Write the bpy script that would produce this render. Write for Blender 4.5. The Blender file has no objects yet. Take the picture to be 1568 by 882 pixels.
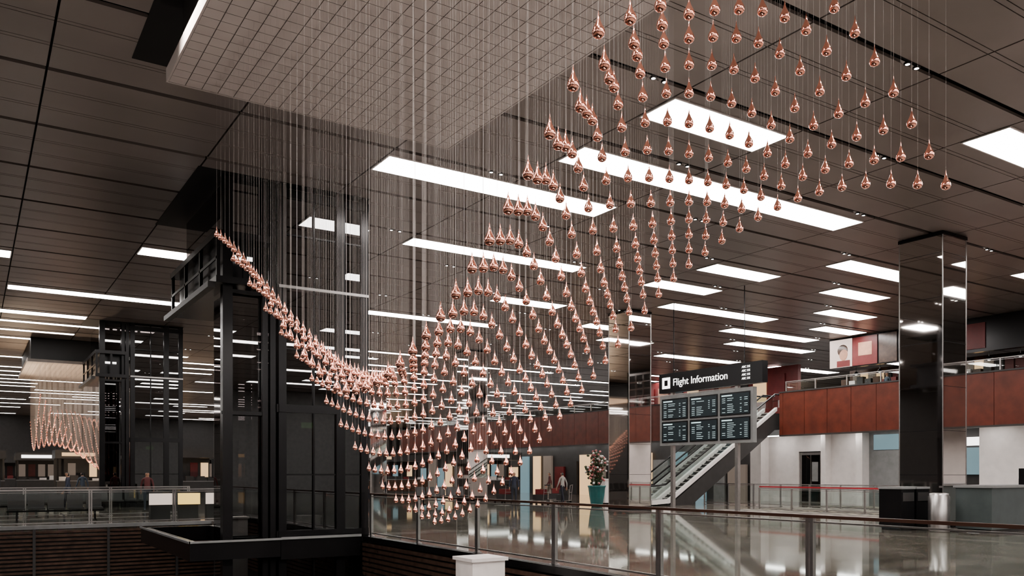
import bpy, math, random
import numpy as np
from mathutils import Vector, Matrix
random.seed(4)
S=bpy.context.scene
COL=S.collection
try:
    S.view_settings.look='AgX - Medium High Contrast'
except Exception as e: print(e)
H=9.0
# ------------------------------------------------------------------ materials
def nmat(name):
    m=bpy.data.materials.new(name); m.use_nodes=True
    nt=m.node_tree; b=nt.nodes.get('Principled BSDF')
    return m,nt,b
def setp(b,col=None,rough=.5,metal=0,spec=None,em=None,es=0):
    if col is not None: b.inputs['Base Color'].default_value=(*col,1)
    b.inputs['Roughness'].default_value=rough
    b.inputs['Metallic'].default_value=metal
    if spec is not None: b.inputs['Specular IOR Level'].default_value=spec
    if em is not None:
        b.inputs['Emission Color'].default_value=(*em,1); b.inputs['Emission Strength'].default_value=es
def mat(name,col,rough=.5,metal=0,var=.12,scale=3.0,spec=None,em=None,es=0):
    m,nt,b=nmat(name); setp(b,col,rough,metal,spec,em,es)
    tc=nt.nodes.new('ShaderNodeTexCoord'); n=nt.nodes.new('ShaderNodeTexNoise')
    n.inputs['Scale'].default_value=scale; n.inputs['Detail'].default_value=4
    r=nt.nodes.new('ShaderNodeValToRGB')
    r.color_ramp.elements[0].position=.3; r.color_ramp.elements[1].position=.7
    r.color_ramp.elements[0].color=(*[c*(1-var) for c in col],1)
    r.color_ramp.elements[1].color=(*[min(1,c*(1+var)) for c in col],1)
    nt.links.new(tc.outputs['Object'],n.inputs['Vector']); nt.links.new(n.outputs['Fac'],r.inputs['Fac'])
    nt.links.new(r.outputs['Color'],b.inputs['Base Color'])
    return m
def emis(name,col,st):
    m,nt,b=nmat(name); setp(b,tuple(c*.15 for c in col),.4,0,None,col,st); return m
def glass(name,tint,base=.04,rough=0.0):
    m=bpy.data.materials.new(name); m.use_nodes=True; nt=m.node_tree; nt.nodes.clear()
    o=nt.nodes.new('ShaderNodeOutputMaterial'); t=nt.nodes.new('ShaderNodeBsdfTransparent'); g=nt.nodes.new('ShaderNodeBsdfGlossy')
    t.inputs['Color'].default_value=(*tint,1); g.inputs['Roughness'].default_value=rough
    g.inputs['Color'].default_value=(.9,.9,.9,1)
    f=nt.nodes.new('ShaderNodeLayerWeight'); f.inputs['Blend'].default_value=.5
    p=nt.nodes.new('ShaderNodeMath'); p.operation='POWER'; p.inputs[1].default_value=5
    a=nt.nodes.new('ShaderNodeMath'); a.operation='MULTIPLY_ADD'; a.inputs[1].default_value=1-base; a.inputs[2].default_value=base
    mx=nt.nodes.new('ShaderNodeMixShader')
    nt.links.new(f.outputs['Facing'],p.inputs[0]); nt.links.new(p.outputs[0],a.inputs[0]); nt.links.new(a.outputs[0],mx.inputs[0])
    nt.links.new(t.outputs[0],mx.inputs[1]); nt.links.new(g.outputs[0],mx.inputs[2]); nt.links.new(mx.outputs[0],o.inputs[0])
    return m

M_ceil=mat('ceiling_panel_taupe',(.27,.233,.215),.33,.3,.10,.35)
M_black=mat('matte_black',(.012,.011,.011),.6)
M_slab=mat('acoustic_tile',(.42,.37,.345),.55,0,.05,1.2)
M_joint=mat('acoustic_tile_joint',(.13,.11,.10),.6)
M_light=emis('ceiling_light_diffuser',(1.0,.955,.92),17)
M_spot=emis('downlight_lens',(1,.95,.9),14)
M_steel=mat('brushed_steel',(.42,.40,.39),.32,.9,.08,8)
M_dsteel=mat('black_steel',(.016,.015,.016),.25,.4)
M_mirror=mat('mirror_cladding',(.82,.78,.76),.03,1,.03,1)
M_glass=glass('balustrade_glass',(.93,.96,.95),.05)
M_dglass=glass('tinted_lift_glass',(.24,.22,.22),.18)
M_red=mat('red_timber_veneer',(.12,.028,.016),.35,0,.25,2.0)
M_white=mat('white_painted_wall',(.66,.62,.60),.6,0,.05)
M_grey=mat('grey_paint',(.22,.22,.22),.5)
M_dgrey=mat('dark_grey_paint',(.04,.037,.036),.45)
M_brown=mat('brown_slat',(.09,.055,.042),.22,0,.3,5)
M_lowfl=mat('lower_floor',(.05,.045,.042),.3)
M_wood=mat('handrail_timber',(.07,.035,.025),.3)
M_teal=mat('teal_glaze',(.03,.14,.14),.2)
M_leaf=mat('leaf_green',(.05,.07,.03),.5,0,.4,9)
M_flower=mat('flower_pink',(.5,.18,.18),.5,0,.4,9)
M_screen=emis('screen_dark',(.03,.05,.06),.3)
M_txt=emis('screen_text',(.6,.8,.8),1.3)
M_signw=emis('sign_white',(1,.97,.93),2.5)
M_warm=emis('warm_shop_glow',(1,.66,.36),.9)
M_yel=emis('yellow_sign',(1,.66,.22),1.5)
M_redbelt=mat('red_belt',(.4,.03,.04),.5)
M_blue=emis('cool_display',(.35,.52,.58),.45)
M_posterr=mat('poster_red',(.16,.025,.025),.4)
M_dim=emis('dim_shop_interior',(.5,.4,.33),.25)

def floor_mat():
    m,nt,b=nmat('polished_terrazzo'); setp(b,(.3,.27,.25),.045,0,1.0)
    tc=nt.nodes.new('ShaderNodeTexCoord')
    v=nt.nodes.new('ShaderNodeTexVoronoi'); v.inputs['Scale'].default_value=22
    n=nt.nodes.new('ShaderNodeTexNoise'); n.inputs['Scale'].default_value=.9; n.inputs['Detail'].default_value=7; n.inputs['Roughness'].default_value=.65
    r=nt.nodes.new('ShaderNodeValToRGB'); r.color_ramp.elements[0].color=(.15,.125,.105,1); r.color_ramp.elements[1].color=(.36,.31,.27,1)
    r.color_ramp.elements[0].position=.35; r.color_ramp.elements[1].position=.65
    mx=nt.nodes.new('ShaderNodeMix'); mx.data_type='RGBA'; mx.blend_type='MULTIPLY'; mx.inputs[0].default_value=.25
    br=nt.nodes.new('ShaderNodeTexBrick'); br.offset=0; br.inputs['Scale'].default_value=1
    br.inputs['Brick Width'].default_value=1.15; br.inputs['Row Height'].default_value=1.15; br.inputs['Mortar Size'].default_value=.008
    br.inputs['Color1'].default_value=(1,1,1,1); br.inputs['Color2'].default_value=(.80,.80,.80,1); br.inputs['Mortar'].default_value=(.5,.5,.5,1)
    m2=nt.nodes.new('ShaderNodeMix'); m2.data_type='RGBA'; m2.blend_type='MULTIPLY'; m2.inputs[0].default_value=.9
    L=nt.links.new
    for t in (v,n,br): L(tc.outputs['Object'],t.inputs['Vector'])
    L(n.outputs['Fac'],r.inputs['Fac']); L(r.outputs['Color'],mx.inputs[6]); L(v.outputs['Color'],mx.inputs[7])
    L(mx.outputs[2],m2.inputs[6]); L(br.outputs['Color'],m2.inputs[7]); L(m2.outputs[2],b.inputs['Base Color'])
    return m
M_floor=floor_mat()
def carpet_mat():
    m,nt,b=nmat('patterned_carpet'); setp(b,(.2,.18,.15),.9)
    tc=nt.nodes.new('ShaderNodeTexCoord'); v=nt.nodes.new('ShaderNodeTexVoronoi'); v.inputs['Scale'].default_value=2.5
    r=nt.nodes.new('ShaderNodeValToRGB'); r.color_ramp.elements[0].color=(.42,.38,.30,1); r.color_ramp.elements[1].color=(.09,.08,.07,1); r.color_ramp.elements[1].position=.55
    nt.links.new(tc.outputs['Object'],v.inputs['Vector']); nt.links.new(v.outputs['Distance'],r.inputs['Fac']); nt.links.new(r.outputs['Color'],b.inputs['Base Color'])
    return m
M_carpet=carpet_mat()
M_cop,nt,b=nmat('polished_copper'); setp(b,(1.0,.50,.385),.11,.95)
M_wire,nt,b=nmat('steel_wire'); setp(b,(.5,.46,.44),.4,.5)

# ------------------------------------------------------------------ mesh builder
class MB:
    def __init__(s): s.v=[];s.f=[];s.m=[];s.mats=[];s.sm=[]
    def mi(s,m):
        if m not in s.mats: s.mats.append(m)
        return s.mats.index(m)
    def add(s,vs,fs,m,smooth=False):
        o=len(s.v); s.v+=[tuple(p) for p in vs]; k=s.mi(m)
        for f in fs: s.f.append(tuple(i+o for i in f)); s.m.append(k); s.sm.append(smooth)
    def box(s,x0,x1,y0,y1,z0,z1,m):
        vs=[(x0,y0,z0),(x1,y0,z0),(x1,y1,z0),(x0,y1,z0),(x0,y0,z1),(x1,y0,z1),(x1,y1,z1),(x0,y1,z1)]
        s.add(vs,[(0,3,2,1),(4,5,6,7),(0,1,5,4),(1,2,6,5),(2,3,7,6),(3,0,4,7)],m)
    def lathe(s,cx,cy,prof,m,n=16,smooth=True):
        vs=[];fs=[]
        for r,z in prof:
            for i in range(n):
                a=2*math.pi*i/n; vs.append((cx+r*math.cos(a),cy+r*math.sin(a),z))
        for j in range(len(prof)-1):
            for i in range(n):
                a=j*n+i;b_=j*n+(i+1)%n; fs.append((a,b_,b_+n,a+n))
        s.add(vs,fs,m,smooth)
    def tube(s,p,q,r,m,n=6):
        p=Vector(p);q=Vector(q);d=(q-p).normalized()
        a=d.orthogonal().normalized();c=d.cross(a)
        vs=[]
        for e in (p,q):
            for i in range(n):
                t=2*math.pi*i/n; vs.append(e+a*r*math.cos(t)+c*r*math.sin(t))
        fs=[(i,(i+1)%n,n+(i+1)%n,n+i) for i in range(n)]+[tuple(range(n))[::-1],tuple(range(n,2*n))]
        s.add(vs,fs,m,n>6)
    def blob(s,c,rx,ry,rz,m,n=8,k=6):
        vs=[];fs=[]
        for j in range(k+1):
            t=math.pi*j/k
            for i in range(n):
                a=2*math.pi*i/n; vs.append((c[0]+rx*math.sin(t)*math.cos(a),c[1]+ry*math.sin(t)*math.sin(a),c[2]+rz*math.cos(t)))
        for j in range(k):
            for i in range(n): fs.append((j*n+i,(j+1)*n+i,(j+1)*n+(i+1)%n,j*n+(i+1)%n))
        s.add(vs,fs,m,True)
    def prism(s,pts,x0,x1,m,axis='y'):
        n=len(pts)
        if axis=='y': vs=[(a,x0,b) for a,b in pts]+[(a,x1,b) for a,b in pts]
        else: vs=[(x0,a,b) for a,b in pts]+[(x1,a,b) for a,b in pts]
        s.add(vs,[tuple(range(n)),tuple(range(2*n-1,n-1,-1))]+[(i,i+n,(i+1)%n+n,(i+1)%n) for i in range(n)],m)
    def build(s,name,loc=None,rotz=0,parent=None):
        me=bpy.data.meshes.new(name); vs=s.v
        me.from_pydata(vs,[],s.f)
        for m in s.mats: me.materials.append(m)
        me.polygons.foreach_set('material_index',s.m); me.polygons.foreach_set('use_smooth',s.sm); me.update()
        o=bpy.data.objects.new(name,me); COL.objects.link(o)
        if loc is not None: o.location=loc
        o.rotation_euler[2]=rotz
        if parent: o.parent=parent
        return o

# ------------------------------------------------------------------ camera (level, rising front / vertical shift)
cam=bpy.data.cameras.new('camera'); co=bpy.data.objects.new('camera',cam); COL.objects.link(co)
co.location=(0,0,1.65); co.rotation_euler=(math.radians(90),0,math.radians(-33))
cam.sensor_width=36; cam.lens=36*1275/1568; cam.shift_y=284/1568; cam.clip_end=400; cam.clip_start=.05
S.camera=co
w=bpy.data.worlds.new('world'); S.world=w; w.use_nodes=True
w.node_tree.nodes['Background'].inputs[0].default_value=(.3,.28,.27,1); w.node_tree.nodes['Background'].inputs[1].default_value=.3

# ------------------------------------------------------------------ floor & shell
X0,X1,Y0,Y1=-20,62,-32,122
g=MB()
T=.3
g.box(8.8,X1,Y0,20.5,-T,0,M_floor); g.box(8.97,X1,20.5,24.5,-T,0,M_floor); g.box(7,X1,24.5,30,-T,0,M_floor); g.box(X0,X1,30,Y1,-T,0,M_floor)
g.box(X0,8.8,Y0,1.2,-T,0,M_floor); g.box(X0,-2,1.2,30,-T,0,M_floor)
g.build('floor')
g=MB(); g.box(X0,X1,Y0,60,-6.2,-6,M_lowfl); g.build('floor_lower')
g=MB(); g.box(35,37.6,19,27,0,.012,M_carpet); g.box(27.5,30.2,17,26.5,0,.012,M_carpet); g.box(30.8,33.8,17,26.5,0,.012,M_carpet); g.build('carpet')
g=MB()
g.box(8.66,8.8,1.2,20.5,-6,-T,M_dgrey); g.box(8.60,8.80,1.2,20.4,-.12,0.015,M_dsteel)
for i in range(14):
    z=-.16-i*.125; g.box(8.58,8.66,1.2,20.4,z-.08,z,M_brown)
g.build('wall_void_right')
g=MB(); g.box(-2,8.66,30,30.14,-6,-T,M_dgrey); g.box(-2,8.6,29.9,30.05,-.1,.015,M_grey)
for i in range(26):
    z=-.16-i*.125; g.box(-2,8.5,29.86,29.98,z-.07,z,M_brown)
for x in (-.5,1.6,3.7,5.8,7.9): g.box(x,x+.08,29.8,29.86,-3.6,-.1,M_dgrey)
g.build('wall_void_far')
g=MB(); g.box(-2.14,-2,1.2,30,-6,-T,M_dgrey); g.build('wall_void_left')
g=MB(); g.box(-2,8.66,1.06,1.2,-6,-T,M_dgrey); g.build('wall_void_near')
g=MB(); g.box(X0-.2,X0,Y0,Y1,-6,H+.5,M_dgrey); g.build('wall_left')
g=MB(); g.box(X0,X1,Y0-.2,Y0,-6,H+.5,M_grey); g.build('wall_back')
g=MB(); g.box(X0,X1,Y1,Y1+.2,-6,H+.5,M_dgrey); g.build('wall_far')
g=MB(); g.box(X1,X1+.2,Y0,Y1,-6,H+.5,M_grey); g.build('wall_right')

# ------------------------------------------------------------------ ceiling
PX,PY=3.45,2.87; OX,OY=1.15,17.25
g=MB()
g.box(X0,X1,Y0,Y1,H+.12,H+.3,M_black)
kx0=math.floor((X0-OX)/PX); kx1=math.ceil((X1-OX)/PX); ky0=math.floor((Y0-OY)/PY); ky1=math.ceil((Y1-OY)/PY)
for i in range(kx0,kx1):
    for j in range(ky0,ky1):
        xa=OX+i*PX+.02; xb=xa+PX-.04; ya=OY+j*PY+.065; yb=ya+PY-.13
        xa=max(xa,X0);xb=min(xb,X1);ya=max(ya,Y0);yb=min(yb,Y1)
        if xb-xa<.1 or yb-ya<.1: continue
        ws=[.0,.30,.34,.64,.68,1.0] if 0<ya<45 else [0,1]
        for a,b_ in zip(ws[:-1],ws[1:]):
            g.box(xa,xb,ya+(yb-ya)*a+.009,ya+(yb-ya)*b_-.009,H,H+.06,M_ceil)
g.build('ceiling')
g=MB(); g.box(2.38,7.75,-1,16,H-.012,H-.002,M_black); g.build('dark_opening_sheet_1')  # flat black sheet; its colour stands in for the dark ceiling opening round the raft
g=MB(); g.box(4.55,6.6,20.75,26.3,H-.012,H-.002,M_black); g.box(6.6,8.95,20.75,23.3,H-.012,H-.002,M_black); g.box(4.55,8.95,44.1,46.6,H-.012,H-.002,M_black); g.build('dark_opening_sheet_2')  # black sheets under the ceiling, painting the darkness of the lift openings
LI=[]
def L(k,m0,n,wd=.98): LI.append((k,m0,n,wd))
L(0,2,2);L(-1,3,3);L(-2,3,1);L(-3,5,1.6);L(2,3,2,.8);L(1,6,1);L(2,6,1);L(3,7,2);L(0,7,2);L(1,8,1);L(2,9,1);L(-1,9,1);L(-2,8,1)
L(4,1,1);L(7,0,2,.8);L(9,-1,2,.8);L(5,-1,1);L(6,4,2,.8);L(5,2,1);L(4,5,1);L(5,7,1);L(2,2,.6)
L(3,10,1);L(4,9,2);L(6,8,1);L(-3,9,2);L(-4,7,1)
L(-5,0,2);L(-6,4,2);L(-7,0,3);L(-8,3,3);L(-5,5,2);L(-7,7,2);L(-4,-4,2);L(-2,-5,2);L(1,-5,2);L(4,-4,2);L(-4,-1,.9);L(-7,-4,2)  # panels out of view, added to light the drops from the camera side
L(-3,-2,1);L(-1,-2,1)
for k in range(-16,-8):
    for m in range(-5+k%3,15,5): L(k,m,2)  # unseen rows behind the camera, added for reflections in glass and mirrors
for k in range(10,37):
    m=-6+random.randint(0,3)
    while m<17:
        n=random.choice([1,2,2,3]); 
        L(k,m,n,.4)
        m+=n+random.choice([2,3,4])
for k in (5,7): L(k,10,2); L(k,13,2)
g=MB()
for k,m0,n,wd in LI:
    ya=OY+k*PY+.42; xa=OX+m0*PX+.06; xb=OX+(m0+n)*PX-.06
    if xb>X1 or xa<X0 or ya>Y1-2: continue
    g.box(xa-.04,xb+.04,ya-.04,ya+wd+.04,H-.025,H-.002,M_white)
    g.box(xa,xb,ya,ya+wd,H-.03,H-.024,M_light)
g.build('ceiling_light_panels')
g=MB()
for k in range(-4,14):
    y=OY+k*PY
    for n in range(2,14):
        if (n+k)%2: continue
        x=17.3+3.45*(n-4)+.2
        for d in (0,.28):
            g.lathe(x+d,y,[(.07,H-.005),(.07,H-.03),(.04,H-.032)],M_dsteel,10)
            g.lathe(x+d,y,[(.04,H-.034),(.001,H-.034)],M_spot,10)
g.build('downlights')

# ------------------------------------------------------------------ rain raft
def slab(name,y0,y1,h=7.67,x0=2.54,x1=7.42):
    g=MB(); s=.2440
    g.box(x0+.005,x1-.005,y0+.005,y1-.005,h+.010,h+.16,M_joint)
    nx=round((x1-x0)/s); ny=round((y1-y0)/s)
    for i in range(nx):
        for j in range(ny):
            g.box(x0+i*s+.006,x0+(i+1)*s-.006,y0+j*s+.006,y0+(j+1)*s-.006,h,h+.02,M_slab)
    g.box(x0-.03,x0,y0,y1,h-.005,h+.2,M_slab); g.box(x1,x1+.03,y0,y1,h-.005,h+.2,M_slab)
    g.box(x0-.03,x1+.03,y1,y1+.03,h-.005,h+.2,M_slab)
    g.box(x0+.15,x1-.15,y0+.1,y1-.3,h+.16,H-.02,M_black)
    return g.build(name)
slab('hanging_ceiling_raft',13.6-.244*49,13.6); slab('hanging_ceiling_raft.001',51.6,51.6+.244*41)

# ------------------------------------------------------------------ kinetic drops
P=[]
def cp(x,y,z): P.append((x,y,z))
yj=lambda j:3.9+.25*j
for j,z in [(0,4.30),(2,3.85),(4,3.5),(6,3.19),(8,2.90),(10,2.69),(12,2.54),(14,2.47),(17,2.52),(20,2.85),(24,3.42),(28,4.12),(32,4.72),(37,5.3)]: cp(3.15,yj(j),z)
for j,z in [(0,4.08),(3,4.31),(7,4.37),(10,4.20),(13,3.93),(16,3.46),(20,2.76),(24,2.13),(30,1.23),(34,.9),(37,.78)]: cp(6.9,yj(j),z)
for x,z in [(3.4,4.45),(3.65,4.6),(4.4,5.0),(5,5.15),(5.4,5.13),(5.65,5.01),(5.9,4.86),(6.15,4.68),(6.4,4.49),(6.65,4.29)]: cp(x,yj(0),z)
for x,z in [(4,4.1),(5,2.68),(5.5,1.93),(6,1.31),(6.5,.95)]: cp(x,yj(37),z)
for x,y,z in [(3.9,4.62,4.47),(4.15,4.9,4.47),(4.65,5.4,4.38),(5.4,6.15,4.05),(5,8.5,2.65),(5,11,2.3),(4,8.0,2.75)]: cp(x,y,z)
P=np.array(P)
def phi(r): 
    r=np.maximum(r,1e-9); return r**3
sc=np.array([1.6,1.0])
A=P[:,:2]*sc
D=np.linalg.norm(A[:,None]-A[None],axis=2); n=len(P)
K=phi(D)+np.eye(n)*.03
Q=np.hstack([np.ones((n,1)),A]); Mx=np.block([[K,Q],[Q.T,np.zeros((3,3))]])
W=np.linalg.solve(Mx,np.concatenate([P[:,2],[0,0,0]]))
def zf(x,y):
    p=np.array([x,y])*sc; r=np.linalg.norm(A-p,axis=1); return float(phi(r)@W[:n]+W[n]+W[n+1]*p[0]+W[n+2]*p[1])
prof=[(.0013,.012),(.0036,-.008),(.0068,-.026),(.0115,-.044),(.0180,-.061),(.0265,-.078),(.0345,-.095),(.0388,-.111),(.0382,-.127),(.0318,-.141),(.0180,-.151),(.0005,-.155)]
def rain(name,ymap,seg,pr,dz=0,wr=.0008):
    vs=[];fs=[];mi=[];sm=[]
    for i in range(16):
        for j in range(38):
            x=3.15+.25*i; y=yj(j); z=zf(x,y)+.115; Y=ymap(y); z+=dz
            o=len(vs)
            for r,dzz in pr:
                for k in range(seg):
                    a=2*math.pi*k/seg; vs.append((x+r*math.cos(a),Y+r*math.sin(a),z+dzz))
            for q in range(len(pr)-1):
                for k in range(seg):
                    a=o+q*seg+k;b_=o+q*seg+(k+1)%seg; fs.append((a,a+seg,b_+seg,b_)); mi.append(0); sm.append(True)
            o=len(vs)
            for zz in (z-.004,7.663):
                for k in range(3):
                    a=2*math.pi*k/3; vs.append((x+wr*math.cos(a),Y+wr*math.sin(a),zz))
            for k in range(3): fs.append((o+k,o+(k+1)%3,o+3+(k+1)%3,o+3+k)); mi.append(1); sm.append(False)
    me=bpy.data.meshes.new(name); me.from_pydata(vs,[],fs); me.materials.append(M_cop); me.materials.append(M_wire)
    me.polygons.foreach_set('material_index',mi); me.polygons.foreach_set('use_smooth',sm); me.update()
    o=bpy.data.objects.new(name,me); COL.objects.link(o); return o
rain('kinetic_raindrop_sculpture',lambda y:y,18,prof)
rain('kinetic_raindrop_sculpture.001',lambda y:65-y,8,prof[::2]+[prof[-1]],.6,.003)

# ------------------------------------------------------------------ balustrades
def bal(name,p,q,step,handrail=M_wood,z0=0.0,h=1.09,belt=False,double=True):
    g=MB(); p=Vector((*p,z0)); q=Vector((*q,z0)); d=q-p; Ln=d.length; d.normalize(); nrm=Vector((-d.y,d.x,0))
    n=max(1,round(Ln/step))
    def obox(a,b_,hw,za,zb,m):
        A_=p+d*a; B_=p+d*b_
        vs=[]
        for z in (za,zb):
            for e,s in ((A_,-1),(B_,-1),(B_,1),(A_,1)): vs.append((e.x+nrm.x*hw*s,e.y+nrm.y*hw*s,z0+z))
        g.add(vs,[(0,3,2,1),(4,5,6,7),(0,1,5,4),(1,2,6,5),(2,3,7,6),(3,0,4,7)],m)
    for i in range(n+1):
        t=Ln*i/n
        if double:
            obox(t-.055,t-.012,.03,0,h,M_steel); obox(t+.012,t+.055,.03,0,h,M_steel)
        else: obox(t-.03,t+.03,.03,0,h,M_steel)
        obox(t-.08,t+.08,.06,0,.015,M_steel)
    obox(-.05,Ln+.05,.035,h,h+.04,handrail)
    obox(0,Ln,.018,h-.06,h-.04,M_steel); obox(0,Ln,.018,.06,.09,M_steel)
    for i in range(n):
        obox(Ln*i/n+.06,Ln*(i+1)/n-.06,.006,.10,h-.07,M_glass)
    if belt: obox(0,Ln,.02,h+.06,h+.12,M_redbelt)
    return g.build(name)
bal('glass_balustrade',(8.88,1.26),(8.88,20.5-.0),2.75)
bal('glass_balustrade',(-1.9,30.2),(8.4,30.2),2.87,M_steel)
bal('glass_balustrade',(-2.1,1.3),(-2.1,30.0),2.87)
bal('glass_balustrade',(-10,36),(7.5,36),2.87,M_steel)
bal('barrier_railing',(34.2,14),(34.2,33.0),1.8,M_steel,0,1.08,False,False)
bal('barrier_railing',(30.5,17),(30.5,26),1.8,M_steel,0,.95,True,False)

g=MB(); g.box(7.33,8.0,12.55,13.15,-6,.10,M_white); g.box(7.29,8.04,12.5,13.2,.10,.16,M_white); g.build('white_plinth')

# ------------------------------------------------------------------ lift towers
M_green=emis('green_indicator',(.3,.8,.25),.8)
def lift(name,dy):
    g=MB(); y0,y1=20.8+dy,23.0+dy; zb=-6 if dy==0 else 0
    for x,y in ((6.5,y0),(8.72,y0),(6.5,y1),(8.72,y1)): g.box(x,x+.2,y,y+.2,zb,H-.02,M_dsteel)
    g.box(8.02,8.26,y0-.02,y0+.2,zb,H-.02,M_dsteel); g.box(6.9,7.02,y0+.5,y0+.62,zb,H-.02,M_dsteel); g.box(7.4,7.44,y0+.0,y0+.06,zb,H-.02,M_dsteel)
    for z in (-.35,0.0,3.2,6.35,H-.35):
        if z<0 and dy: continue
        hh=.07 if z==6.35 else .2
        mm=M_steel if z==6.35 else M_dsteel
        g.box(6.5,8.92,y0-.03,y0+.05,z,z+hh,mm); g.box(6.45,6.53,y0,y1,z,z+hh,M_dsteel); g.box(8.86,8.93,y0,y1,z,z+hh,mm); g.box(6.5,8.92,y1+.1,y1+.2,z,z+hh,M_dsteel)
    for z in (1.6,4.8,7.7): g.box(6.6,8.8,y0+.02,y0+.05,z,z+.04,M_dsteel)
    g.box(6.62,8.02,y0+.06,y0+.075,zb,H-.1,M_dglass); g.box(8.26,8.8,y0+.06,y0+.075,zb,H-.1,M_dglass)
    g.box(8.85,8.865,y0+.2,y1,zb,H-.1,M_dglass); g.box(6.54,6.555,y0+.2,y1,zb,H-.1,M_dglass); g.box(6.62,8.8,y1+.1,y1+.115,zb,H-.1,M_dglass)
    g.box(6.8,8.5,y0+.7,y0+.76,.05,2.5,M_dsteel); g.box(6.8,8.5,y0+.7,y1-.1,2.5,2.75,M_dsteel); g.box(6.8,8.5,y0+.7,y1-.1,-.1,.05,M_dsteel)
    g.box(7.3,7.65,y0+.62,y0+.66,2.85,3.0,M_green); g.box(7.6,7.63,y0+.66,y0+.70,.05,2.4,M_steel)
    for x,y in ((5.15,y0+.1),(5.78,y0+1.6),(6.12,y0+.1),(6.12,y0+1.6),(6.3,y0+.05)):
        wv=.24 if x<5.5 else .14
        g.box(x,x+wv,y,y+wv,zb,H-.02,M_dsteel)
    for x in (5.55,5.92): g.box(x,x+.06,y0+.9,y0+.96,zb,6.3,M_dsteel)
    for z in (3.1,6.1): g.box(5.15,6.25,y0+.12,y0+.2,z,z+.09,M_dsteel)
    g.box(5.39,6.5,y0+.3,y0+.312,zb,6.2,M_dglass); g.box(5.39,5.40,y0+.3,y0+2,zb,6.2,M_dglass); 
    g.box(5.3,6.5,y0+.3,y0+.32,7.5,H-.05,M_dglass); g.box(5.28,5.30,y0+.3,25.6+dy,7.5,H-.05,M_dglass)
    a,b_=20.72+dy,26.2+dy
    g.box(4.95,6.35,a,b_,6.28,6.44,M_dsteel); g.box(4.95,6.35,a,b_,7.40,7.56,M_dsteel)
    g.box(4.78,4.95,a+.1,b_+.1,6.16,6.30,M_dgrey)
    for yy in (a+.02,a+1.8,a+3.6,b_-.12): g.box(4.97,5.05,yy,yy+.1,6.4,7.45,M_dsteel)
    for xx in (5.6,6.25): g.box(xx,xx+.09,a+.02,a+.1,6.4,7.45,M_dsteel)
    g.box(4.97,5.0,a,b_,6.85,6.92,M_dsteel); g.box(5.15,6.2,a+.5,b_-.3,6.42,7.41,M_dsteel)
    g.box(5.35,5.9,a+.28,a+.30,6.95,7.05,M_signw)
    if dy==0:
        g.box(4.3,6.45,20.5,20.72,-.42,.02,M_dsteel); g.box(4.3,4.5,20.72,27,-.42,.02,M_dsteel); g.box(6.25,6.45,20.72,27,-.42,.02,M_dsteel)
        g.box(4.3,6.45,27,27.2,-.42,.02,M_dsteel)
        g.box(4.27,6.48,20.46,20.5,-.0,.05,M_grey); g.box(4.26,4.3,20.46,27.2,-.0,.05,M_grey)
        g.box(6.48,8.6,20.55,20.76,-.5,.03,M_dsteel); g.box(6.48,8.6,20.5,20.55,.0,.06,M_grey)
    return g.build(name)
lift('glass_lift_tower',0); lift('glass_lift_tower.001',23.3)

# ------------------------------------------------------------------ mirror columns
def column(x,y):
    g=MB()
    g.box(x,x+1.3,y,y+1.4,.18,H-.12,M_mirror)
    g.box(x-.02,x+1.32,y-.02,y+1.42,0,.18,M_dsteel); g.box(x-.03,x+1.33,y-.03,y+1.43,H-.12,H-.02,M_dsteel)
    for z in np.arange(1.6,8.6,1.35): g.box(x-.004,x+1.304,y-.004,y+1.404,z,z+.012,M_dsteel)
    for xx,yy in ((x,y),(x+1.3,y),(x,y+1.4)): g.box(xx-.012,xx+.012,yy-.012,yy+.012,.18,H-.12,M_steel)
    return g.build('mirror_clad_column')
for y in (-14.6,-.3,14.0,28.3,42.6,57,71): column(24.6,y)
for y in (57,85): column(-4,y)
column(-10,0)

# ------------------------------------------------------------------ flight information board
g=MB(); bx=25.2; ya,yb=21.8,26.95; zb0=2.85
g.box(bx,bx+.22,ya,yb,zb0,5.0,M_grey)
for i in range(3):
    for j in range(2):
        y0=ya+.12+i*1.67; z0=zb0+.12+j*.98
        g.box(bx-.02,bx,y0,y0+1.55,z0,z0+.9,M_dsteel); g.box(bx-.026,bx-.02,y0+.05,y0+1.5,z0+.05,z0+.85,M_screen)
        g.box(bx-.03,bx-.026,y0+.9,y0+1.45,z0+.76,z0+.81,M_txt)
        for r in range(8):
            z=z0+.68-r*.078
            for (a,c) in ((1.42,1.26),(1.15,.72+random.random()*.2),(.5,.42),(.28,.12)):
                if random.random()<.8: g.box(bx-.03,bx-.026,y0+c,y0+a,z-.018,z,M_txt)
g.box(bx-.05,bx+.25,ya-.5,yb+.0,5.12,5.95,M_dsteel)
g.box(bx-.06,bx-.05,yb-.68,yb-.2,5.30,5.78,M_signw)
g.box(bx-.065,bx-.06,yb-.54,yb-.34,5.42,5.66,M_dsteel)
for y in (22.6,26.2): g.box(bx+.05,bx+.2,y,y+.15,0,5.12,M_steel)
for y in (22.3,26.2): g.tube((bx+.1,y,5.8),(bx+.1,y,H-.02),.02,M_dsteel)
fb=g.build('flight_information_board')
def text(body,size,loc,m,parent,rot=(90,0,-90)):
    cu=bpy.data.curves.new('text','FONT'); cu.body=body; cu.size=size; cu.extrude=.004; cu.materials.append(m)
    o=bpy.data.objects.new('lettering',cu); COL.objects.link(o); o.location=loc; o.rotation_euler=[math.radians(a) for a in rot]; o.parent=parent
    return o
text('Flight Information',.43,(bx-.062,yb-.85,5.40),M_signw,fb)
for i in range(4): text('ABC DE',.12,(bx-.062,22.3,5.75-i*.15),M_signw,fb)

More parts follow.
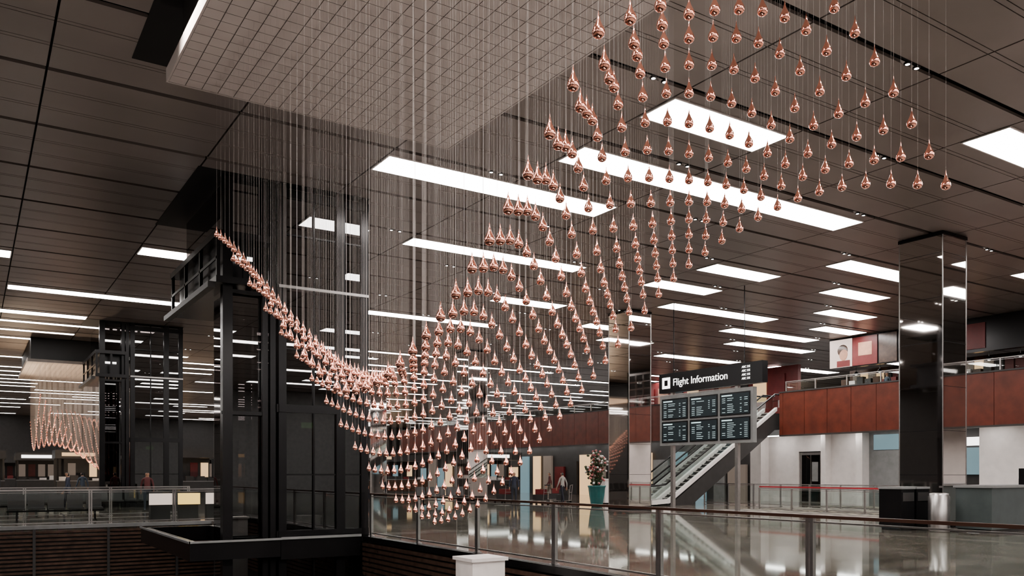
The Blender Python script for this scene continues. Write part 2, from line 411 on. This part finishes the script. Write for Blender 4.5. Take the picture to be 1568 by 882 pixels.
# ------------------------------------------------------------------ mezzanine
g=MB(); DZ=5.1
g.box(38.2,X1-.02,-5,31,3.85,DZ,M_grey); g.box(38.2,X1-.02,34.2,80,3.85,DZ,M_grey); g.box(42,X1-.02,31,34.2,3.85,DZ,M_grey)
for a,b_ in ((-5,31),(34.2,80)):
    y=a
    while y<b_-.1:
        g.box(38.0,38.2,y+.01,min(y+1.43,b_)-.01,3.8,6.15,M_red); y+=1.43
    g.box(37.96,38.24,a,b_,6.15,6.22,M_dgrey); g.box(37.98,38.22,a,b_,3.72,3.8,M_dgrey)
g.build('mezzanine_deck')
bal('mezzanine_balustrade',(38.6,-4),(38.6,31),2.0,M_steel,DZ,1.7,False,False)
bal('mezzanine_balustrade',(38.6,34.5),(38.6,79),2.0,M_steel,DZ,1.7,False,False)
M_skin0=mat('poster_skin',(.5,.28,.2),.5)
M_pglow=emis('lit_poster',(.95,.75,.66),1.0)
g=MB(); fx=39.6
g.box(fx,fx+.3,17,28.9,7.35,H-.03,M_dsteel); g.box(fx+1.8,fx+2,17,28.9,DZ,7.4,M_brown)
g.box(fx-.05,fx,27.5,28.85,7.4,8.9,M_pglow); g.blob((fx-.05,28.0,8.1),.02,.26,.36,M_skin0,16,10); g.blob((fx-.045,28.05,8.3),.02,.34,.32,M_brown,16,8); g.box(fx-.06,fx-.05,27.6,28.4,7.42,7.75,M_posterr)
g.box(fx-.05,fx,26.0,27.45,7.4,8.9,M_posterr); g.box(fx-.06,fx-.05,26.3,27.1,7.9,8.6,M_skin0)
g.box(fx-.05,fx,24.9,25.9,7.4,8.9,M_brown)
g.box(fx-.05,fx,20.5,22.5,7.5,8.7,M_posterr)
for i in range(24):
    y=17.2+i*.48; hh=random.random()
    g.box(fx+.6,fx+.9,y,y+.36,DZ,6.2+hh*.7,random.choice([M_dgrey,M_brown,M_posterr,M_white,M_dgrey])); g.box(fx+1.7,fx+1.8,y,y+.4,6.3,7.2,random.choice([M_warm,M_dgrey,M_dim,M_dim,M_posterr]))
for i in range(8):
    y=17.8+i*1.4; g.tube((fx+.5,y,8.98),(fx+.5,y,7.1),.012,M_dsteel); g.lathe(fx+.5,y,[(.04,7.15),(.2,6.98),(.19,6.96)],M_dsteel,12); g.blob((fx+.5,y,7.0),.07,.07,.07,M_signw)
sf=g.build('upper_storefront')
text('Café',.8,(fx-.01,24.6,8.2),M_signw,sf)
g=MB()
for i in range(12): g.box(39.6,39.68,8+i*.75,8.06+i*.75,DZ,8.6,M_brown)
for z in np.arange(5.6,8.7,.5): g.box(39.6,39.68,8,16.3,z,z+.06,M_brown)
g.box(39.5,41.5,8,16.3,8.6,8.75,M_brown)
for i in range(7): g.box(40.8,41,8.5+i*1.1,9.2+i*1.1,6,7.2,random.choice([M_warm,M_dgrey,M_posterr]))
g.build('lattice_pavilion')
g=MB(); g.box(46,46.3,36,52,DZ,8.9,M_posterr)
for i in range(9): g.box(45.9,46,37+i*1.6,38.1+i*1.6,6.6,8.4,[M_posterr,M_warm,M_dgrey,M_skin0][i%4])
g.build('shop_hoarding')
g=MB(); g.box(55,55.3,0,34,DZ,H-.02,M_grey)
for i in range(18): g.box(54.9,55,1+i*1.8,2.2+i*1.8,5.6,7.6,random.choice([M_warm,M_signw,M_dgrey,M_dgrey,M_posterr]))
g.build('upper_storefront')

g=MB()
g.box(40,40.3,26.9,29.65,0,3.84,M_white); g.box(40,40.3,31.25,34,0,3.84,M_white); g.box(40,40.3,29.65,31.25,2.9,3.84,M_white)
g.box(39.6,40,26.9,27.3,0,3.84,M_white); g.box(39.3,40,33.4,34.2,0,3.84,M_white); g.box(39.5,40,29.1,29.4,0,3.84,M_white)
g.box(40.2,40.4,24.5,26.9,0,3.84,M_grey); g.box(40.15,40.2,24.8,26.6,2.9,3.7,M_blue)
g.box(40,40.3,18,21,0,3.84,M_white); g.box(40,40.3,-5,18,0,3.84,M_white); g.box(40.6,40.9,21,24.5,0,3.84,M_dgrey)
g.box(40.4,40.6,21.2,22.8,1.6,2.9,M_blue); g.box(40.3,40.6,21.2,22.8,3.0,3.4,M_signw)
g.box(40,40.3,34.2,80,0,3.84,M_dgrey)
g.build('wall_mezzanine')
g=MB(); g.box(40.05,40.1,29.7,31.2,0,2.85,M_steel); g.box(40.02,40.05,29.85,30.42,.05,2.7,M_dglass); g.box(40.02,40.05,30.48,31.05,.05,2.7,M_dglass)
g.box(40.0,40.05,29.95,30.35,1.2,2.3,M_grey); g.box(39.97,40.05,30.40,30.43,.9,1.3,M_steel); g.build('door_1')
g=MB()
for i in range(24):
    y=10+i*2.4; g.box(39.0,39.25,y,y+1.2,3.80,3.84,M_light)
g.build('soffit_light_strips')
g=MB()
for i in range(26):
    y=35+i*1.7; m=random.choice([M_warm,M_dim,M_dgrey,M_blue,M_posterr,M_grey,M_dgrey,M_dim])
    g.box(39.8,39.98,y,y+random.uniform(.8,1.5),0,random.choice([2.2,2.6,3.1]),m)
g.build('lower_storefront')

# ------------------------------------------------------------------ escalator
g=MB(); ex0,ex1,ez=30.0,38.3,5.1
def esc(y0,y1):
    pr=[(ex0-1.4,0),(ex0,0),(ex1-.2,ez-.05),(ex1+1.2,ez-.05),(ex1+1.2,ez-.9),(ex1-.2,ez-1.0),(ex0+1.6,-.0)]
    g.prism(pr,y0,y1,M_dgrey)
    for yy in (y0,y1-.14):
        g.prism([(ex0-1.2,.06),(ex0,.12),(ex1,ez+.1),(ex1,ez+.3),(ex0,.34),(ex0-1.2,.28)],yy-.02,yy+.16,M_white)
        g.prism([(ex0-1.2,.28),(ex0,.34),(ex1,ez+.3),(ex1+.8,ez+.3),(ex1+.8,ez+1.0),(ex1-.1,ez+1.0),(ex0-.2,1.05),(ex0-1.2,.98)],yy+.055,yy+.07,M_glass)
        for a,b_ in (((ex0-1.3,1.0),(ex0-.2,1.08)),((ex0-.2,1.08),(ex1-.1,ez+1.04)),((ex1-.1,ez+1.04),(ex1+.9,ez+1.04))):
            g.tube((a[0],yy+.06,a[1]),(b_[0],yy+.06,b_[1]),.045,M_dsteel,8)
    ns=26
    for i in range(ns):
        x=ex0+(ex1-ex0)*i/ns; z=ez*i/ns
        g.box(x,x+.34,y0+.14,y1-.14,z,z+.2,M_dgrey); g.box(x-.005,x,y0+.14,y1-.14,z+.16,z+.2,M_white)
esc(31.4,32.4)
esc(32.8,33.8)
g.build('escalator')

# ------------------------------------------------------------------ props
g=MB()
for x in (22.3,23.05):
    g.box(x,x+.65,13.9,14.6,.08,1.2,M_dsteel); g.box(x-.02,x+.67,13.88,14.62,1.2,1.26,M_grey); g.box(x+.05,x+.6,13.88,13.9,.85,1.1,M_dgrey); g.box(x+.05,x+.6,13.95,14.55,0,.08,M_dgrey)
g.build('kiosk_cabinet')
g=MB(); g.lathe(23.0,13.2,[(0,0),(.27,0),(.28,.03),(.28,1.0),(.25,1.03),(.25,1.08),(.17,1.1),(.16,1.04),(0,1.04)],M_steel,24); g.build('litter_bin')
M_cnt=mat('counter_laminate',(.07,.085,.085),.4)
g=MB(); g.box(23.5,30,12.0,13.0,.1,1.25,M_cnt); g.box(23.45,30,11.95,13.05,1.25,1.32,M_grey); g.box(23.55,30,12.05,12.95,0,.1,M_dsteel)
g.box(26.0,26.5,12.3,12.5,1.32,1.8,M_dsteel); g.box(26.2,26.3,12.5,12.6,1.32,1.5,M_dsteel); g.build('service_counter')
g=MB(); g.box(28.4,30.2,34.6,35.5,.08,1.3,M_white); g.box(28.35,30.25,34.55,35.55,1.3,1.36,M_white); g.box(28.45,30.15,34.65,35.45,0,.08,M_dgrey); g.build('information_desk')
g=MB(); px,py=25.9,32.2
g.lathe(px,py,[(0,0),(.26,0),(.30,.1),(.38,.6),(.42,.95),(.45,1.0),(.45,1.06),(.38,1.06),(.36,.95),(0,.95)],M_teal,24)
for i in range(55):
    a=random.random()*6.28; r=random.random()**.6*.62; z=1.2+random.random()*1.5
    r*=1-abs(z-1.9)/1.5; q=(px+r*math.cos(a),py+r*math.sin(a),z)
    g.tube((px+.1*math.cos(a),py+.1*math.sin(a),.95),q,.012,M_leaf,4)
    for k in range(4):
        c=(q[0]+random.uniform(-.14,.14),q[1]+random.uniform(-.14,.14),q[2]+random.uniform(-.14,.14))
        if random.random()<.6: g.blob(c,.065,.065,.055,random.choice([M_flower,M_flower,M_white]),6,4)
        else: g.blob(c,.10,.04,.06,M_leaf,6,4)
g.build('potted_flower_arrangement')
def trolley(x,y,rz):
    g=MB()
    for sx in (-.28,.28):
        g.tube((sx,-.45,.14),(sx,.45,.14),.018,M_steel); g.tube((sx,-.42,.14),(sx,-.5,1.0),.018,M_steel)
        for sy in (-.38,.38): g.box(sx-.02,sx+.02,sy-.06,sy+.06,0,.12,M_dsteel)
    g.tube((-.28,-.5,1.0),(.28,-.5,1.0),.025,M_dsteel); g.tube((-.28,-.46,.6),(.28,-.46,.6),.015,M_steel)
    g.box(-.28,.28,-.42,.45,.15,.17,M_steel)
    g.box(-.25,.25,-.38,.30,.18,.48,M_dgrey); g.box(-.2,.22,-.35,.15,.49,.78,random.choice([M_posterr,M_dgrey,M_grey]))
    g.tube((-.08,-.1,.80),(.1,-.1,.80),.012,M_dsteel)
    return g.build('luggage_trolley',(x,y,0),rz)
for x,y,rz in ((26.5,38,.4),(27.5,37.2,.7),(25.2,39.7,.2),(28.6,39.5,1.1)): trolley(x,y,rz)
def bench(x,y,n=5):
    g=MB()
    g.box(0,n*.6,-.04,.04,.32,.38,M_dsteel)
    for i in (0.3,n*.6-.3): g.box(i-.03,i+.03,-.25,.25,0,.04,M_dsteel); g.box(i-.03,i+.03,-.03,.03,.04,.34,M_dsteel)
    for i in range(n):
        a=i*.6+.04; g.box(a,a+.5,-.24,.24,.40,.46,M_dgrey); g.prism([(.22,.44),(.28,.44),(.38,.92),(.33,.92)],a,a+.5,M_dgrey,'x')
    return g.build('bench_seating',(x,y,0))
for x,y in ((0,40),(4,41),(11,46),(15,52),(-3,52),(20,40),(12,38),(1,33),(-1.5,38),(2.2,44),(-4,44),(7,48)): bench(x,y)
def kiosk(x,y,wd,dp,sgn,name='shop_kiosk'):
    g=MB()
    g.box(0,wd,0,dp,0,.1,M_dgrey); g.box(0,wd,0,.5,.1,1.1,random.choice([M_dgrey,M_brown,M_dgrey])); g.box(-.03,wd+.03,-.03,.53,1.1,1.15,M_grey)
    g.box(0,wd,dp-.15,dp,.1,2.7,M_dgrey)
    for xx in (0,wd-.12): g.box(xx,xx+.12,0,.12,1.15,2.7,M_dsteel)
    g.box(-.1,wd+.1,-.1,dp,2.7,3.3,M_dgrey); g.box(.3,min(wd-.3,2.4),-.13,-.1,2.87,3.12,sgn)
    n=int(wd/.7)
    for i in range(n):
        g.box(.2+i*.7,.7+i*.7,dp-.2,dp-.15,1.4,2.4,random.choice([M_warm,M_dim,M_dgrey,M_posterr,M_blue,M_dim]))
        g.box(.15+i*.7,.65+i*.7,.1,.3,1.15,1.3+random.random()*.25,random.choice([M_white,M_posterr,M_dgrey,M_dgrey]))
    return g.build(name,(x,y,0))
for x,y,wd,s in ((9,58,5,M_signw),(15,64,6,M_yel),(21,60,3.4,M_signw),(28,66,6,M_warm),(10,75,7,M_signw),(18,80,6,M_warm),(27,84,7,M_signw),(-4,70,6,M_yel),(3,76,6,M_signw),(-10,82,8,M_signw),(0,95,9,M_yel),(14,98,9,M_signw),(27,104,9,M_warm),(33,55,3.5,M_signw),(5,66,3,M_warm)):
    kiosk(x,y,wd,2.6,s)
g=MB()
for i in range(30):
    x=-18+i*2.6; g.box(x,x+random.uniform(1.2,2.3),Y1-.3,Y1-.02,0,random.choice([3,4]),random.choice([M_warm,M_dim,M_dgrey,M_blue,M_posterr]))
g.build('far_storefront')
g=MB()
for i in range(5):
    x=5.2+i*.95; g.box(x,x+.75,31.0+.2,31.26,.55,.95,M_yel if i%2 else M_pglow); g.box(x+.05,x+.7,31.26,31.6,.0,1.0,M_dgrey)
g.build('lit_display_stand')

# ------------------------------------------------------------------ people
M_skin=mat('skin',(.45,.26,.18),.5); M_hair=mat('hair',(.015,.012,.01),.5); M_shoe=mat('shoe_leather',(.02,.02,.02),.4)
def person(x,y,z,rz,top,bot,walk=.0,name='person'):
    V=[(0,0,.95),(0,0,1.12),(0,.01,1.30),(0,0,1.44),(0,0,1.52),(0,.02,1.62),(0,.02,1.71)]
    R=[(.15,.10),(.13,.09),(.16,.10),(.10,.07),(.052,.052),(.078,.095),(.06,.075)]
    E=[(0,1),(1,2),(2,3),(3,4),(4,5),(5,6)]
    def ch(root,pts,rs):
        prev=root
        for p,r in zip(pts,rs): V.append(p); R.append((r,r)); E.append((prev,len(V)-1)); prev=len(V)-1
        return prev
    for s in (-1,1):
        st=walk*s
        ch(0,[(s*.09,st*.05,.86),(s*.10,st*.35,.50),(s*.10,st*.55-.03,.10),(s*.10,st*.55+.13,.04)],[.092,.062,.04,.035])
        e=ch(3,[(s*.18,0,1.40),(s*.25,-st*.25-.02,1.12),(s*.26,-st*.45+.06,.87)],[.058,.042,.03])
        w_=Vector(V[e])
        for k in range(4): ch(e,[tuple(w_+Vector((s*.0,.03-.02*k,-.08))),tuple(w_+Vector((-s*.01,.035-.02*k,-.155+.01*abs(k-1))))],[.011,.008])
        ch(e,[tuple(w_+Vector((-s*.02,.05,-.04))),tuple(w_+Vector((-s*.025,.06,-.09)))],[.011,.008])
    ch(5,[(0,.115,1.615)],[.014])
    for s in (-1,1): ch(5,[(s*.085,.01,1.62)],[.016])
    me=bpy.data.meshes.new('tmp'); me.from_pydata(V,E,[]); ob=bpy.data.objects.new('tmp',me); COL.objects.link(ob)
    md=ob.modifiers.new('s','SKIN'); 
    for i,sv in enumerate(me.skin_vertices[0].data): sv.radius=R[i]; sv.use_root=(i==0)
    su=ob.modifiers.new('u','SUBSURF'); su.levels=1; su.render_levels=1
    dg=bpy.context.evaluated_depsgraph_get(); m2=bpy.data.meshes.new_from_object(ob.evaluated_get(dg))
    bpy.data.objects.remove(ob)
    m2.materials.clear()
    for m in (M_skin,M_hair,top,bot,M_shoe): m2.materials.append(m)
    for p in m2.polygons:
        c=p.center; p.use_smooth=True
        if c.z>1.67 or (c.z>1.55 and c.y<-.0): k=1
        elif c.z>1.49: k=0
        elif abs(c.x)>.19 and c.z<.90: k=0
        elif c.z<.09: k=4
        elif c.z<.97 and abs(c.x)<.2: k=3
        else: k=2
        p.material_index=k
    o=bpy.data.objects.new(name,m2); COL.objects.link(o); o.location=(x,y,z-.005); o.rotation_euler[2]=rz
tops=[mat('shirt_%d'%i,c,.8) for i,c in enumerate([(.3,.28,.26),(.04,.045,.07),(.12,.04,.04),(.03,.03,.03),(.08,.1,.13)])]
bots=[mat('trousers_%d'%i,c,.8) for i,c in enumerate([(.02,.02,.03),(.04,.045,.06),(.15,.12,.09)])]
for i,(x,y,z,rz,wk) in enumerate([(26.9,36.4,0,.2,.3),(25.4,38.9,0,2.5,0),(31.5,44,0,1,.4),(20,47,0,-1,.4),(17.5,43,0,.5,0),(12.5,42,0,2,.4),(3.4,39.5,0,1.5,.3),(6.5,39.5,0,3,.3),(39.2,22.6,DZ,1.6,0),(39.2,25.2,DZ,1.2,0),(29,50,0,.7,.4),(22,55,0,.4,.3),(0,46,0,.4,.3),(1,48,0,2.4,0),(5,50,0,.4,.3)]):
    person(x,y,z,rz,tops[i%5],bots[i%3],wk)

def spot(x,y,z,tx,ty,tz,pw,ang=70,name='spotlight',col=(1,.92,.86)):
    l=bpy.data.lights.new('spot','SPOT'); l.energy=pw; l.spot_size=math.radians(ang); l.spot_blend=.7; l.shadow_soft_size=.2; l.color=col
    o=bpy.data.objects.new(name,l); COL.objects.link(o); o.location=(x,y,z)
    o.rotation_euler=(Vector((tx,ty,tz))-Vector((x,y,z))).to_track_quat('-Z','Y').to_euler()
spot(1.6,1.5,H-.1,5,8,3,4200); spot(8.4,2,H-.1,5.5,9,3,3000); spot(1.8,12,H-.1,4.5,11,3.5,2200); spot(1.4,7,H-.1,5,9,2.5,2200)
for x,y in ((3,4),(7,5),(3,11),(7,12)): spot(x,y,-5.8,4.9+(x-5)*.2,y+1,7.6,720,75,'slat_fill_light')
for x,y in ((1,24),(1,17)): spot(x,y,-5.8,2.5,30,-.8,300,80,'slat_fill_light')  # fill lamps added in the void to brighten the far slats
for x,y in ((1.5,49),(1.5,60)): spot(x,y,.3,5,56,5,4500,80,'slat_fill_light',(1,.78,.55))
